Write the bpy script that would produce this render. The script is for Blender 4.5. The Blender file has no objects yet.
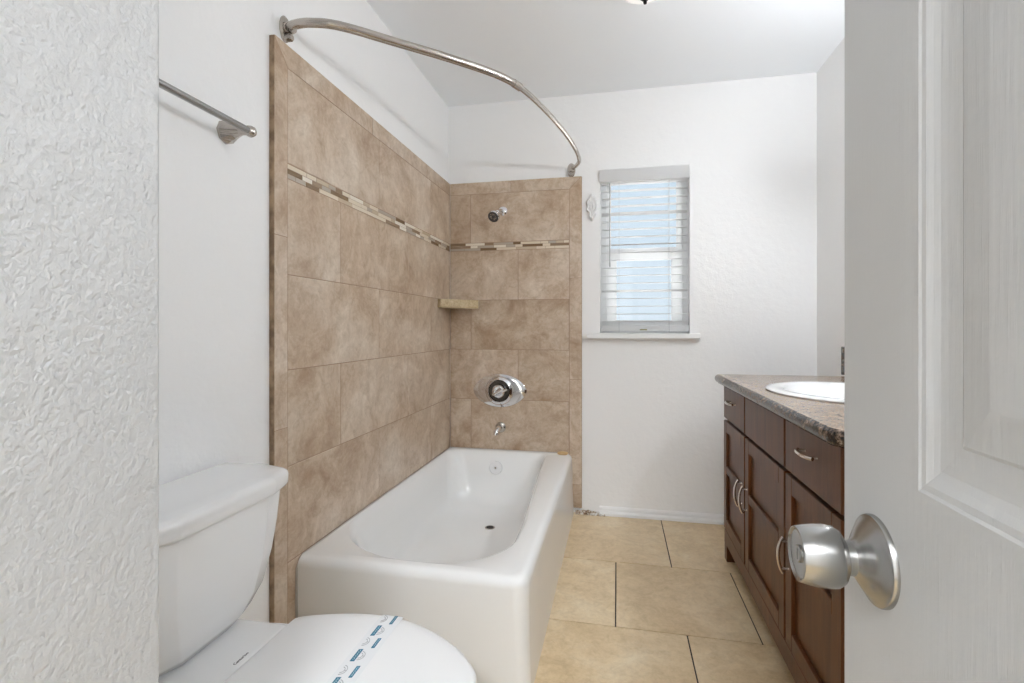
import bpy, bmesh, math, random
from mathutils import Vector, Matrix

random.seed(7)
S = bpy.context.scene
COL = S.collection

# ------------------------------------------------------------------ camera
YAW = math.radians(11.84)
CAM_H = 1.075
cd = bpy.data.cameras.new('camera')
cd.sensor_width = 36.0
cd.lens = 502.2 / 1024 * 36
cd.shift_y = -14.3 / 1024
cd.clip_start = 0.02
cam = bpy.data.objects.new('camera', cd)
cam.location = (0, 0, CAM_H)
cam.rotation_euler = (math.pi / 2, 0, YAW)
COL.objects.link(cam)
S.camera = cam

# ------------------------------------------------------------------ world, exposure
w = bpy.data.worlds.new('sky')
S.world = w
w.use_nodes = True
nt = w.node_tree
nt.nodes.clear()
wo = nt.nodes.new('ShaderNodeOutputWorld')
bg = nt.nodes.new('ShaderNodeBackground')
tc = nt.nodes.new('ShaderNodeTexCoord')
sep = nt.nodes.new('ShaderNodeSeparateXYZ')
rp = nt.nodes.new('ShaderNodeValToRGB')
rp.color_ramp.elements[0].position = 0.0
rp.color_ramp.elements[0].color = (0.74, 0.86, 0.96, 1)
rp.color_ramp.elements[1].position = 0.5
rp.color_ramp.elements[1].color = (0.60, 0.77, 0.93, 1)
nt.links.new(tc.outputs['Generated'], sep.inputs[0])
nt.links.new(sep.outputs['Z'], rp.inputs[0])
nt.links.new(rp.outputs[0], bg.inputs[0])
bg.inputs[1].default_value = 0.60
nt.links.new(bg.outputs[0], wo.inputs[0])

sd = bpy.data.lights.new('sun', 'SUN')      # sun for the added bounce yard behind the house; it never enters the room
sd.energy = 70.0
sd.angle = math.radians(0.6)
sun = bpy.data.objects.new('sun', sd)
sun.rotation_euler = (math.radians(13), 0, math.radians(-12))
sun.location = (0, -4, 8)
COL.objects.link(sun)

VANITY_BULB = 54.0     # emission strength of each globe over the mirror
CEILING_GLOW = 1.0     # emission of the ceiling light's dome
HALL_FILL = 62.0      # emission of the fill lamp added out of view in the hall

S.view_settings.view_transform = 'Standard'
S.view_settings.look = 'None'
S.view_settings.gamma = 1.0
S.view_settings.use_curve_mapping = False
S.view_settings.exposure = 0.73
S.cycles.use_denoising = True
S.cycles.sample_clamp_indirect = 4.0
S.cycles.max_bounces = 12
S.cycles.diffuse_bounces = 8

# ------------------------------------------------------------------ room measures
XL, XLT = -1.015, -0.998       # left plaster wall, left tile face
XR = 1.035
YB, YBT = 2.935, 2.92          # back plaster wall, back tile face
YF = -0.30                     # inside face of the front wall
H = 2.425
BX, BY = -0.4985, 0.4685          # corner of the wall mass beside the camera

# ------------------------------------------------------------------ material helpers
def mat(name, color=(0.8, 0.8, 0.8), rough=0.5, metal=0.0, spec=0.5, coat=0.0):
    m = bpy.data.materials.new(name)
    m.use_nodes = True
    b = m.node_tree.nodes['Principled BSDF']
    b.inputs['Base Color'].default_value = (*color, 1)
    b.inputs['Roughness'].default_value = rough
    b.inputs['Metallic'].default_value = metal
    b.inputs['Specular IOR Level'].default_value = spec
    b.inputs['Coat Weight'].default_value = coat
    b.inputs['Coat Roughness'].default_value = 0.08
    return m

def N(m, kind, **kw):
    n = m.node_tree.nodes.new(kind)
    for k, v in kw.items():
        if k in n.inputs:
            n.inputs[k].default_value = v
        else:
            setattr(n, k, v)
    return n

def L(m, a, b):
    m.node_tree.links.new(a, b)

def B(m):
    return m.node_tree.nodes['Principled BSDF']

def coords(m, scale=(1, 1, 1), island=False):
    """object coordinates, optionally shifted per tile so each tile has its own veining"""
    t = N(m, 'ShaderNodeTexCoord')
    mp = N(m, 'ShaderNodeMapping')
    mp.inputs['Scale'].default_value = scale
    L(m, t.outputs['Object'], mp.inputs[0])
    out = mp.outputs[0]
    if island:
        g = N(m, 'ShaderNodeNewGeometry')
        mu = N(m, 'ShaderNodeMath', operation='MULTIPLY')
        mu.inputs[1].default_value = 37.0
        L(m, g.outputs['Random Per Island'], mu.inputs[0])
        ad = N(m, 'ShaderNodeVectorMath', operation='ADD')
        L(m, out, ad.inputs[0])
        L(m, mu.outputs[0], ad.inputs[1])
        out = ad.outputs[0]
    return out

def noise(m, vec, scale, detail=4, rough=0.5, dist=0.0):
    n = N(m, 'ShaderNodeTexNoise')
    n.inputs['Scale'].default_value = scale
    n.inputs['Detail'].default_value = detail
    n.inputs['Roughness'].default_value = rough
    n.inputs['Distortion'].default_value = dist
    L(m, vec, n.inputs['Vector'])
    return n.outputs[0]

def ramp(m, fac, stops):
    r = N(m, 'ShaderNodeValToRGB')
    el = r.color_ramp.elements
    while len(el) < len(stops):
        el.new(0.5)
    for e, (p, c) in zip(el, stops):
        e.position = p
        e.color = (*c, 1) if len(c) == 3 else c
    L(m, fac, r.inputs[0])
    return r.outputs[0]

def mixc(m, a, b, fac, mode='MIX'):
    n = N(m, 'ShaderNodeMix')
    n.data_type = 'RGBA'
    n.blend_type = mode
    for i, v in ((6, a), (7, b), (0, fac)):
        if hasattr(v, 'is_linked'):
            L(m, v, n.inputs[i])
        elif i == 0:
            n.inputs[0].default_value = v
        else:
            n.inputs[i].default_value = (*v, 1)
    return n.outputs[2]

def bump(m, height, dist, strength=1.0, prev=None):
    b = N(m, 'ShaderNodeBump')
    b.inputs['Distance'].default_value = dist
    b.inputs['Strength'].default_value = strength
    L(m, height, b.inputs['Height'])
    if prev is not None:
        L(m, prev, b.inputs['Normal'])
    L(m, b.outputs[0], B(m).inputs['Normal'])
    return b.outputs[0]

# --- paint
def paint(name, col, bumps, rough=0.45):
    m = mat(name, col, rough)
    v = coords(m)
    p = None
    for sc, d, st in bumps:
        p = bump(m, noise(m, v, sc, 5, 0.55), d, st, p)
    return m

M = {}
M['wall'] = paint('wall paint', (0.90, 0.90, 0.898), [(28, 0.004, 0.5), (110, 0.0012, 0.5)])
M['ceiling'] = paint('ceiling paint', (0.90, 0.925, 0.95), [(90, 0.001, 0.5)], 0.6)
M['trim'] = paint('white trim paint', (0.86, 0.86, 0.86), [(40, 0.001, 0.4)], 0.35)
M['hall'] = paint('hall paint', (0.85, 0.85, 0.85), [(60, 0.001, 0.4)], 0.6)

def knockdown():
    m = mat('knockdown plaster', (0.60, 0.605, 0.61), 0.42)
    v = coords(m)
    n1 = noise(m, v, 75, 5, 0.62, 0.15)
    h1 = ramp(m, n1, [(0.40, (0, 0, 0)), (0.52, (0.7, 0.7, 0.7)), (0.70, (1, 1, 1))])
    p = bump(m, h1, 0.0016, 0.40)
    n2 = noise(m, v, 150, 4, 0.6)
    p = bump(m, n2, 0.0014, 0.7, p)
    n3 = noise(m, v, 9, 3, 0.5)
    bump(m, n3, 0.008, 0.6, p)
    return m
M['knock'] = knockdown()

def travertine(name, stops, island=True, rough=0.30, scale=1.0, vein=0.35):
    m = mat(name, (0.5, 0.4, 0.3), rough, spec=0.55)
    v = coords(m, (scale, scale, scale), island)
    a = noise(m, v, 4.5, 10, 0.70, 0.5)
    base = ramp(m, a, stops)
    b = noise(m, v, 16, 8, 0.7, 1.2)
    dk = ramp(m, b, [(0.35, (0.72, 0.67, 0.60)), (0.55, (1, 1, 1)), (0.75, (1.0, 0.99, 0.97))])
    c1 = mixc(m, base, dk, vein * 1.8, 'MULTIPLY')
    c = noise(m, v, 70, 4, 0.7, 0.4)
    sp = ramp(m, c, [(0.3, (0.82, 0.79, 0.76)), (0.6, (1, 1, 1))])
    c2 = mixc(m, c1, sp, 0.6, 'MULTIPLY')
    if island:
        g = N(m, 'ShaderNodeNewGeometry')
        tone = ramp(m, g.outputs['Random Per Island'], [(0, (0.93, 0.92, 0.90)), (1, (1.0, 1.0, 1.0))])
        c2 = mixc(m, c2, tone, 1.0, 'MULTIPLY')
    L(m, c2, B(m).inputs['Base Color'])
    bump(m, b, 0.0006, 0.5)
    return m

M['tile'] = travertine('beige stone wall tile', [(0.32, (0.41, 0.285, 0.185)), (0.50, (0.58, 0.46, 0.35)), (0.68, (0.74, 0.65, 0.55))])
M['floor_tile'] = travertine('tan floor tile', [(0.28, (0.62, 0.46, 0.27)), (0.50, (0.75, 0.59, 0.375)), (0.72, (0.85, 0.73, 0.53))], rough=0.30, vein=0.25)
M['shelf'] = travertine('yellowish stone shelf', [(0.30, (0.44, 0.34, 0.20)), (0.50, (0.56, 0.45, 0.28)), (0.70, (0.66, 0.56, 0.38))], island=False, scale=6, vein=0.5)
M['grout'] = mat('brown grout', (0.34, 0.235, 0.165), 0.9)
M['floor_grout'] = mat('dark floor grout', (0.06, 0.045, 0.035), 0.9)
M['caulk'] = mat('dirty caulk', (0.46, 0.43, 0.39), 0.8)
def stone_edge():
    m = mat('cut tile edge', (0.30, 0.20, 0.12), 0.8)
    v = coords(m)
    L(m, ramp(m, noise(m, v, 25, 5), [(0.35, (0.19, 0.125, 0.075)), (0.65, (0.42, 0.30, 0.19))]), B(m).inputs['Base Color'])
    return m
M['edge'] = stone_edge()

def mosaic_mat():
    m = mat('glass and stone mosaic', (0.5, 0.4, 0.3), 0.18)
    g = N(m, 'ShaderNodeNewGeometry')
    r = ramp(m, g.outputs['Random Per Island'],
             [(0.0, (0.72, 0.63, 0.50)), (0.22, (0.20, 0.13, 0.07)), (0.36, (0.46, 0.40, 0.33)),
              (0.55, (0.80, 0.74, 0.64)), (0.70, (0.28, 0.20, 0.13)), (0.84, (0.55, 0.45, 0.33))])
    m.node_tree.nodes[-1]
    for n in m.node_tree.nodes:
        if n.type == 'VALTORGB':
            n.color_ramp.interpolation = 'CONSTANT'
    L(m, r, B(m).inputs['Base Color'])
    return m
M['mosaic'] = mosaic_mat()

def porcelain(name, col, rough=0.12):
    m = mat(name, col, rough, spec=0.5)
    return m
M['toilet'] = porcelain('white vitreous china', (0.82, 0.82, 0.82), 0.10)
M['lid'] = porcelain('white seat plastic', (0.82, 0.82, 0.82), 0.28)
M['sink'] = porcelain('white sink china', (0.88, 0.88, 0.88), 0.08)

def tub_mat():
    m = mat('worn white tub enamel', (0.86, 0.86, 0.85), 0.16)
    v = coords(m)
    n = noise(m, v, 9, 6, 0.7, 1.0)
    f = ramp(m, n, [(0.56, (0.86, 0.86, 0.85)), (0.68, (0.60, 0.59, 0.56))])
    # worn, stained spot on the basin floor round the drain
    geo = N(m, 'ShaderNodeTexCoord')
    sp = N(m, 'ShaderNodeVectorMath', operation='DISTANCE')
    L(m, geo.outputs['Object'], sp.inputs[0])
    sp.inputs[1].default_value = (-0.66, 2.36, 0.05)
    k = ramp(m, sp.outputs['Value'], [(0.10, (1, 1, 1)), (0.30, (0, 0, 0))])
    L(m, mixc(m, (0.86, 0.86, 0.85), f, k), B(m).inputs['Base Color'])
    return m
M['tub'] = tub_mat()

M['chrome'] = mat('chrome', (0.78, 0.78, 0.80), 0.08, 1.0)
def brushed(name, col, rough, sc=(4, 4, 300)):
    m = mat(name, col, rough, 1.0)
    v = coords(m, sc)
    n = noise(m, v, 3, 3)
    L(m, ramp(m, n, [(0.3, (rough * .85,) * 3), (0.7, (rough * 1.15,) * 3)]), B(m).inputs['Roughness'])
    return m
M['nickel'] = brushed('brushed nickel', (0.50, 0.46, 0.42), 0.26)
M['knob'] = mat('satin steel', (0.36, 0.355, 0.345), 0.27, 1.0)
M['pull'] = mat('bright nickel', (0.66, 0.63, 0.60), 0.18, 1.0)
M['dark_chrome'] = mat('dark grey chrome', (0.13, 0.13, 0.125), 0.18, 1.0)  # darker metal for the disc in the valve recess
M['dark'] = mat('black shadow gap', (0.012, 0.010, 0.010), 0.7)
M['black'] = mat('black metal', (0.015, 0.013, 0.013), 0.35, 0.6)
M['shower_face'] = mat('dark grey nozzle plate', (0.05, 0.045, 0.045), 0.4)

def wood():
    m = mat('dark cherry stained wood', (0.12, 0.06, 0.03), 0.36, spec=0.25)
    v = coords(m, (14, 14, 1.2))
    n = noise(m, v, 3.0, 7, 0.6, 0.8)
    L(m, ramp(m, n, [(0.30, (0.062, 0.021, 0.006)), (0.52, (0.095, 0.033, 0.010)), (0.72, (0.130, 0.048, 0.016))]), B(m).inputs['Base Color'])
    bump(m, n, 0.0004, 0.4)
    return m
M['wood'] = wood()

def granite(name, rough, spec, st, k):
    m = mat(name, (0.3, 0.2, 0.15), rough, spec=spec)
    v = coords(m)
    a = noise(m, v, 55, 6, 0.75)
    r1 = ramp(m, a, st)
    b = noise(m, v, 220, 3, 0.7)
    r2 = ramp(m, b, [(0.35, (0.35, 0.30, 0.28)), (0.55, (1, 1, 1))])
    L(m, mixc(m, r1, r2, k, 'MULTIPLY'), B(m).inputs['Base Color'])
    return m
M['granite'] = granite('brown speckled stone', 0.20, 0.55, [(0.36, (0.20, 0.14, 0.10)), (0.48, (0.33, 0.245, 0.18)), (0.56, (0.42, 0.32, 0.24)), (0.66, (0.54, 0.43, 0.33))], 0.6)
M['granite_edge'] = granite('dark speckled stone edge', 0.16, 0.35, [(0.40, (0.012, 0.010, 0.010)), (0.50, (0.07, 0.048, 0.035)), (0.58, (0.20, 0.14, 0.10)), (0.68, (0.40, 0.31, 0.24))], 0.8)  # bullnose: the top's stone, with its lack of sheen put into the colour

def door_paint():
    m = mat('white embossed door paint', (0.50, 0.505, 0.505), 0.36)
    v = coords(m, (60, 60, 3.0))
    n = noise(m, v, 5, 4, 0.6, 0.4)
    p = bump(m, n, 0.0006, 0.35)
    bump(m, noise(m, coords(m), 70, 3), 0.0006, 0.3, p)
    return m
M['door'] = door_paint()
def slat_mat():
    m = mat('white blind vinyl', (0.86, 0.86, 0.86), 0.4)
    tl = N(m, 'ShaderNodeBsdfTranslucent')
    tl.inputs[0].default_value = (0.9, 0.9, 0.9, 1)
    mx = N(m, 'ShaderNodeMixShader')
    mx.inputs[0].default_value = 0.45
    L(m, B(m).outputs[0], mx.inputs[1]); L(m, tl.outputs[0], mx.inputs[2])
    L(m, mx.outputs[0], m.node_tree.nodes['Material Output'].inputs[0])
    return m
M['slat'] = slat_mat()
M['vinyl'] = mat('white window vinyl', (0.88, 0.88, 0.88), 0.35)
def let_through(m, f):
    tl = N(m, 'ShaderNodeBsdfTranslucent')
    tl.inputs[0].default_value = (0.95, 0.95, 0.95, 1)
    mx = N(m, 'ShaderNodeMixShader')
    mx.inputs[0].default_value = f
    L(m, B(m).outputs[0], mx.inputs[1]); L(m, tl.outputs[0], mx.inputs[2])
    L(m, mx.outputs[0], m.node_tree.nodes['Material Output'].inputs[0])
let_through(M['vinyl'], 0.5)  # frame passes daylight and glows, standing in for window glare
def glass():
    m = bpy.data.materials.new('window glass')
    m.use_nodes = True
    t = m.node_tree
    t.nodes.clear()
    o = t.nodes.new('ShaderNodeOutputMaterial')
    mx = t.nodes.new('ShaderNodeMixShader')
    tr = t.nodes.new('ShaderNodeBsdfTransparent')
    gl = t.nodes.new('ShaderNodeBsdfGlossy')
    gl.inputs['Roughness'].default_value = 0.02
    fr = t.nodes.new('ShaderNodeFresnel')
    fr.inputs[0].default_value = 1.45
    t.links.new(fr.outputs[0], mx.inputs[0])
    t.links.new(tr.outputs[0], mx.inputs[1])
    t.links.new(gl.outputs[0], mx.inputs[2])
    t.links.new(mx.outputs[0], o.inputs[0])
    return m
M['glass'] = glass()
M['mirror'] = mat('mirror silvering', (0.9, 0.9, 0.9), 0.01, 1.0)
M['soap'] = mat('tan soap', (0.62, 0.42, 0.20), 0.45)
M['plaster'] = paint('rough patching plaster', (0.80, 0.80, 0.79), [(60, 0.004, 0.9)], 0.8)
M['print_blue'] = mat('teal blue print', (0.015, 0.15, 0.25), 0.4)
M['print_grey'] = mat('grey print', (0.42, 0.42, 0.43), 0.5)
M['paper'] = mat('white paper band', (0.78, 0.79, 0.80), 0.55)
M['print_light'] = mat('pale print', (0.60, 0.74, 0.80), 0.5)
M['ink'] = mat('black ink', (0.03, 0.03, 0.035), 0.5)
M['gold'] = mat('olive gold print', (0.30, 0.27, 0.10), 0.4)
def emit(name, col, s, base=(0.8, 0.8, 0.8)):
    m = mat(name, base, 0.25)
    B(m).inputs['Emission Color'].default_value = (*col, 1)
    B(m).inputs['Emission Strength'].default_value = s
    return m
M['bulb'] = emit('lit frosted globe', (0.91, 0.95, 1.0), VANITY_BULB)
M['dome'] = emit('frosted dome glass', (1.0, 0.97, 0.93), CEILING_GLOW * 0.35, (0.7, 0.7, 0.7))

# ------------------------------------------------------------------ mesh helpers
ORIGIN = {}
def new():
    return bmesh.new()

def box(bm, x0, x1, y0, y1, z0, z1, bev=0.0, seg=2, mi=0):
    vs = [bm.verts.new((x, y, z)) for x in (x0, x1) for y in (y0, y1) for z in (z0, z1)]
    fs = []
    for q in ((0, 1, 3, 2), (4, 6, 7, 5), (0, 4, 5, 1), (2, 3, 7, 6), (0, 2, 6, 4), (1, 5, 7, 3)):
        f = bm.faces.new([vs[i] for i in q])
        f.material_index = mi
        fs.append(f)
    if bev > 0:
        es = list({e for f in fs for e in f.edges})
        r = bmesh.ops.bevel(bm, geom=es, offset=bev, segments=seg, profile=0.5, affect='EDGES')
        for f in r['faces']:
            f.material_index = mi
    return vs

def loft(bm, rings, cap0=True, cap1=True, closed=True, mi=0):
    R = [[bm.verts.new(p) for p in r] for r in rings]
    n = len(R[0])
    for a, b in zip(R, R[1:]):
        for i in range(n if closed else n - 1):
            j = (i + 1) % n
            f = bm.faces.new((a[i], a[j], b[j], b[i]))
            f.material_index = mi
    if cap0:
        bm.faces.new(list(reversed(R[0]))).material_index = mi
    if cap1:
        bm.faces.new(R[-1]).material_index = mi
    return R

def lathe(bm, prof, c=(0, 0, 0), axis='Z', seg=32, sy=1.0, direction=None):
    """prof: (radius, height along the axis)"""
    c = Vector(c)
    if direction is not None:
        d = Vector(direction).normalized()
    else:
        d = Vector({'X': (1, 0, 0), 'Y': (0, 1, 0), 'Z': (0, 0, 1)}[axis])
    up = Vector((0, 0, 1)) if abs(d.z) < 0.9 else Vector((0, 1, 0))
    u = up.cross(d).normalized()
    v = d.cross(u)
    rings = []
    for r, h in prof:
        r = max(r, 1e-5)
        rings.append([c + d * h + u * (r * math.cos(2 * math.pi * k / seg)) + v * (r * sy * math.sin(2 * math.pi * k / seg)) for k in range(seg)])
    loft(bm, rings, True, True)

def catmull(pts, n=8, closed=False):
    P = [Vector(p) for p in pts]
    out = []
    m = len(P)
    rng = range(m) if closed else range(m - 1)
    for i in rng:
        if closed:
            p0, p1, p2, p3 = P[(i - 1) % m], P[i], P[(i + 1) % m], P[(i + 2) % m]
        else:
            p0, p1, p2, p3 = P[max(i - 1, 0)], P[i], P[i + 1], P[min(i + 2, m - 1)]
        for k in range(n):
            t = k / n
            out.append(0.5 * ((2 * p1) + (-p0 + p2) * t + (2 * p0 - 5 * p1 + 4 * p2 - p3) * t * t + (-p0 + 3 * p1 - 3 * p2 + p3) * t ** 3))
    if not closed:
        out.append(P[-1])
    return out

def tube(bm, pts, r, seg=14, flat=1.0):
    P = [Vector(p) for p in pts]
    rr = r if isinstance(r, (list, tuple)) else [r] * len(P)
    rings = []
    ref = None
    for i, p in enumerate(P):
        t = (P[min(i + 1, len(P) - 1)] - P[max(i - 1, 0)]).normalized()
        if ref is None:
            ref = Vector((0, 0, 1)) if abs(t.z) < 0.9 else Vector((1, 0, 0))
        u = (ref - t * ref.dot(t)).normalized()
        ref = u
        v = t.cross(u)
        rings.append([p + u * (rr[i] * math.cos(2 * math.pi * k / seg)) + v * (rr[i] * flat * math.sin(2 * math.pi * k / seg)) for k in range(seg)])
    loft(bm, rings)

def rpoly(pts, rad, n=6):
    """rounded 2D polygon: pts list of (x,y), rad list of corner radii"""
    out = []
    m = len(pts)
    for i in range(m):
        p = Vector(pts[i]); a = Vector(pts[i - 1]); b = Vector(pts[(i + 1) % m])
        r = rad[i] if isinstance(rad, (list, tuple)) else rad
        da, db = (a - p), (b - p)
        la, lb = da.length, db.length
        da /= la; db /= lb
        ang = math.acos(max(-1, min(1, da.dot(db))))
        t = min(r / max(math.tan(ang / 2), 1e-4), la * 0.49, lb * 0.49)
        s, e = p + da * t, p + db * t
        for k in range(n + 1):
            q = k / n
            out.append((s * (1 - q) ** 2 + p * 2 * q * (1 - q) + e * q * q))
    return [(v.x, v.y) for v in out]

def at_z(outline, z):
    return [(x, y, z) for x, y in outline]

def finish(bm, shift):
    bmesh.ops.recalc_face_normals(bm, faces=bm.faces)
    if shift is not None:
        bmesh.ops.translate(bm, verts=bm.verts, vec=-Vector(shift))

def obj(name, bm, m, parent=None, smooth=False, loc=None, bevel=0, angle=35, origin=None, fix=True):
    """link ONE mesh object; mesh verts are given in world coordinates"""
    o_at = Vector(origin) if origin is not None else (ORIGIN[parent.name] if parent is not None else Vector((0, 0, 0)))
    if fix:
        bmesh.ops.recalc_face_normals(bm, faces=bm.faces)
    bmesh.ops.translate(bm, verts=bm.verts, vec=-o_at)
    me = bpy.data.meshes.new(name)
    bm.to_mesh(me)
    bm.free()
    for x in (m if isinstance(m, (list, tuple)) else [m]):
        me.materials.append(x)
    o = bpy.data.objects.new(name, me)
    COL.objects.link(o)
    if smooth:
        for p in me.polygons:
            p.use_smooth = True
        me.set_sharp_from_angle(angle=math.radians(angle))
    if bevel:
        b = o.modifiers.new('bevel', 'BEVEL')
        b.width = bevel; b.segments = 3; b.limit_method = 'ANGLE'; b.angle_limit = math.radians(40)
        b.harden_normals = False
    if parent is not None:
        o.parent = parent
        o.location = o_at - ORIGIN[parent.name]
    else:
        o.location = o_at
    ORIGIN[o.name] = o_at
    return o

def tag(o, label=None, cat=None, group=None, kind=None):
    if label: o['label'] = label
    if cat: o['category'] = cat
    if group: o['group'] = group
    if kind: o['kind'] = kind
    return o

def thing(name, loc, label, cat, group=None, kind=None):
    o = bpy.data.objects.new(name, None)
    o.empty_display_size = 0.05
    o.location = loc
    COL.objects.link(o)
    ORIGIN[o.name] = Vector(loc)
    return tag(o, label, cat, group, kind)

def struct(name, bm, m, label, parent=None, smooth=False, bevel=0, cat=None):
    o = obj(name, bm, m, parent, smooth, bevel=bevel)
    if parent is None:
        tag(o, label, cat, kind='structure')
    return o

# ================================================================== ROOM SHELL
# floor: mortar bed with separate large tiles
bm = new()
box(bm, -1.3, 1.3, -2.4, YB + 0.1, -0.10, -0.0035, mi=1)
G = 0.005
row_y = [2.935, 2.349, 1.841, 1.333, 0.825, 0.317, -0.191, -0.699, -1.207, -1.715, -2.223]
for i in range(len(row_y) - 1):
    y1, y0 = row_y[i], row_y[i + 1]
    off = 0.239 if i % 2 == 0 else -0.006
    k = -4
    while True:
        x0 = off + k * 0.490
        x1 = x0 + 0.490
        k += 1
        if x0 > 1.04: break
        if x1 < -1.02: continue
        x0 = max(x0, -1.02); x1 = min(x1, 1.04)
        if x1 - x0 < 0.02: continue
        box(bm, x0 + G / 2, x1 - G / 2, y0 + G / 2, y1 - G / 2, -0.006, 0.0, 0.001, 1)
struct('floor', bm, [M['floor_tile'], M['floor_grout']], 'large tan stone-look floor tiles with dark grout lines')

bm = new(); box(bm, -1.3, 1.3, -0.42, YB + 0.15, H, H + 0.1)
struct('ceiling', bm, M['ceiling'], 'plain white painted ceiling over the bathroom')

bm = new(); box(bm, XL - 0.15, XL, BY - 0.05, YB + 0.15, -0.05, H)
struct('wall_left', bm, M['wall'], 'white painted wall behind the toilet and above the tile surround')

WX0, WX1, WZ0, WZ1 = -0.097, 0.394, 1.035, 1.975   # window opening
bm = new()
box(bm, XL - 0.15, WX0, YB, YB + 0.14, -0.05, H)
box(bm, WX1, XR + 0.15, YB, YB + 0.14, -0.05, H)
box(bm, WX0, WX1, YB, YB + 0.14, -0.05, WZ0)
box(bm, WX0, WX1, YB, YB + 0.14, WZ1, H)
bmesh.ops.remove_doubles(bm, verts=bm.verts, dist=1e-4)
struct('wall_back', bm, M['wall'], 'white painted far wall with the small window')

bm = new(); box(bm, XR, XR + 0.15, -0.42, YB + 0.15, -0.05, H)
struct('wall_right', bm, M['wall'], 'white painted wall behind the vanity')

bm = new()
out = rpoly([(BX, -0.42), (BX, BY), (XL - 0.15, BY), (XL - 0.15, -0.42)], [0.0005, 0.006, 0.001, 0.001], 4)
loft(bm, [at_z(out, -0.05), at_z(out, H)])
struct('wall_near', bm, M['knock'], 'roughly textured white plaster wall close by on the left', smooth=True)

bm = new()
box(bm, 0.235, XR + 0.15, -0.42, YF, -0.05, H)
box(bm, BX, 0.235, -0.42, YF, 2.06, H)
struct('wall_front', bm, M['wall'], 'white wall around the doorway')

# hall behind the doorway
bm = new()
box(bm, -1.3, -1.2, -2.4, -0.42, -0.05, 2.4)
box(bm, 1.2, 1.3, -2.4, -0.42, -0.05, 2.4)
box(bm, -1.3, 1.3, -2.5, -2.4, -0.05, 2.4)
box(bm, -1.3, 1.3, -2.5, -0.42, 2.4, 2.5)
struct('wall_hall', bm, M['hall'], 'white hallway walls and ceiling outside the doorway')

# baseboard with a small ogee top
def baseboard(name, p0, p1, nrm, lab, h=0.046, t=0.028):
    bm = new()
    a, b, n = Vector(p0), Vector(p1), Vector(nrm)
    prof = [(0, 0), (t, 0), (t, h * .30), (t * .85, h * .42), (t * .5, h * .50), (t * .45, h * .80), (t * .25, h * .97), (0, h)]
    rings = []
    for p in (a, b):
        rings.append([(p.x + n.x * d, p.y + n.y * d, z) for d, z in prof])
    loft(bm, rings)
    return struct(name, bm, M['trim'], lab)
baseboard('baseboard_back', (-0.10, YB, 0), (XR, YB, 0), (0, -1, 0), 'low white baseboard under the window wall')
baseboard('baseboard_right', (XR, 2.53, 0), (XR, YB - 0.029, 0), (-1, 0, 0), 'low white baseboard beyond the vanity')

# unseen pale yard added outside to throw sunlight up onto the blind
bm = new(); box(bm, -12, 12, YB + 0.16, 18, -0.5, -0.30)
struct('bounce_ground', bm, mat('pale bounce yard', (0.62, 0.62, 0.60), 0.9), 'pale bounce yard added out of view to light the blind from below')

# ================================================================== WINDOW
win = thing('window_1', ((WX0 + WX1) / 2, YB + 0.09, WZ0), 'small white single-hung vinyl window in the far wall', 'window', kind='structure')
del win['category']
Y0, Y1 = YB + 0.075, YB + 0.13
bm = new()
box(bm, WX0, WX0 + 0.035, Y0, Y1, WZ0, WZ1, 0.003)
box(bm, WX1 - 0.03, WX1, Y0, Y1, WZ0, WZ1, 0.003)
box(bm, WX0 + 0.035, WX1 - 0.03, Y0, Y1, WZ1 - 0.03, WZ1, 0.003)
box(bm, WX0 + 0.035, WX1 - 0.03, Y0, Y1, WZ0, WZ0 + 0.035, 0.003)
obj('window_frame', bm, M['vinyl'], win)
def sash(name, x0, x1, z0, z1, gx0, gx1, gz0, gz1, y0, y1):
    bm = new()
    box(bm, x0, gx0, y0, y1, z0, z1, 0.002)
    box(bm, gx1, x1, y0, y1, z0, z1, 0.002)
    box(bm, gx0, gx1, y0, y1, gz1, z1, 0.002)
    box(bm, gx0, gx1, y0, y1, z0, gz0, 0.002)
    s = obj(name, bm, M['vinyl'], win)
    bm = new()
    box(bm, gx0 - .003, gx1 + .003, (y0 + y1) / 2 - 0.002, (y0 + y1) / 2 + 0.002, gz0 - .003, gz1 + .003)
    obj('window_pane', bm, M['glass'], s)
sash('upper_sash', WX0 + 0.035, WX1 - 0.03, 1.50, WZ1 - 0.03, -0.036, 0.335, 1.54, 1.925, YB + 0.103, YB + 0.125)
sash('lower_sash', WX0 + 0.035, WX1 - 0.03, WZ0 + 0.035, 1.53, -0.004, 0.305, 1.115, 1.465, YB + 0.078, YB + 0.102)

bm = new()
box(bm, -0.171, 0.446, YB - 0.045, YB, 1.010, 1.040, 0.004, 3)
box(bm, WX0, WX1, YB, YB + 0.076, 1.030, 1.040)
struct('trim_1', bm, M['trim'], 'white window sill ledge projecting below the blind')

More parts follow.
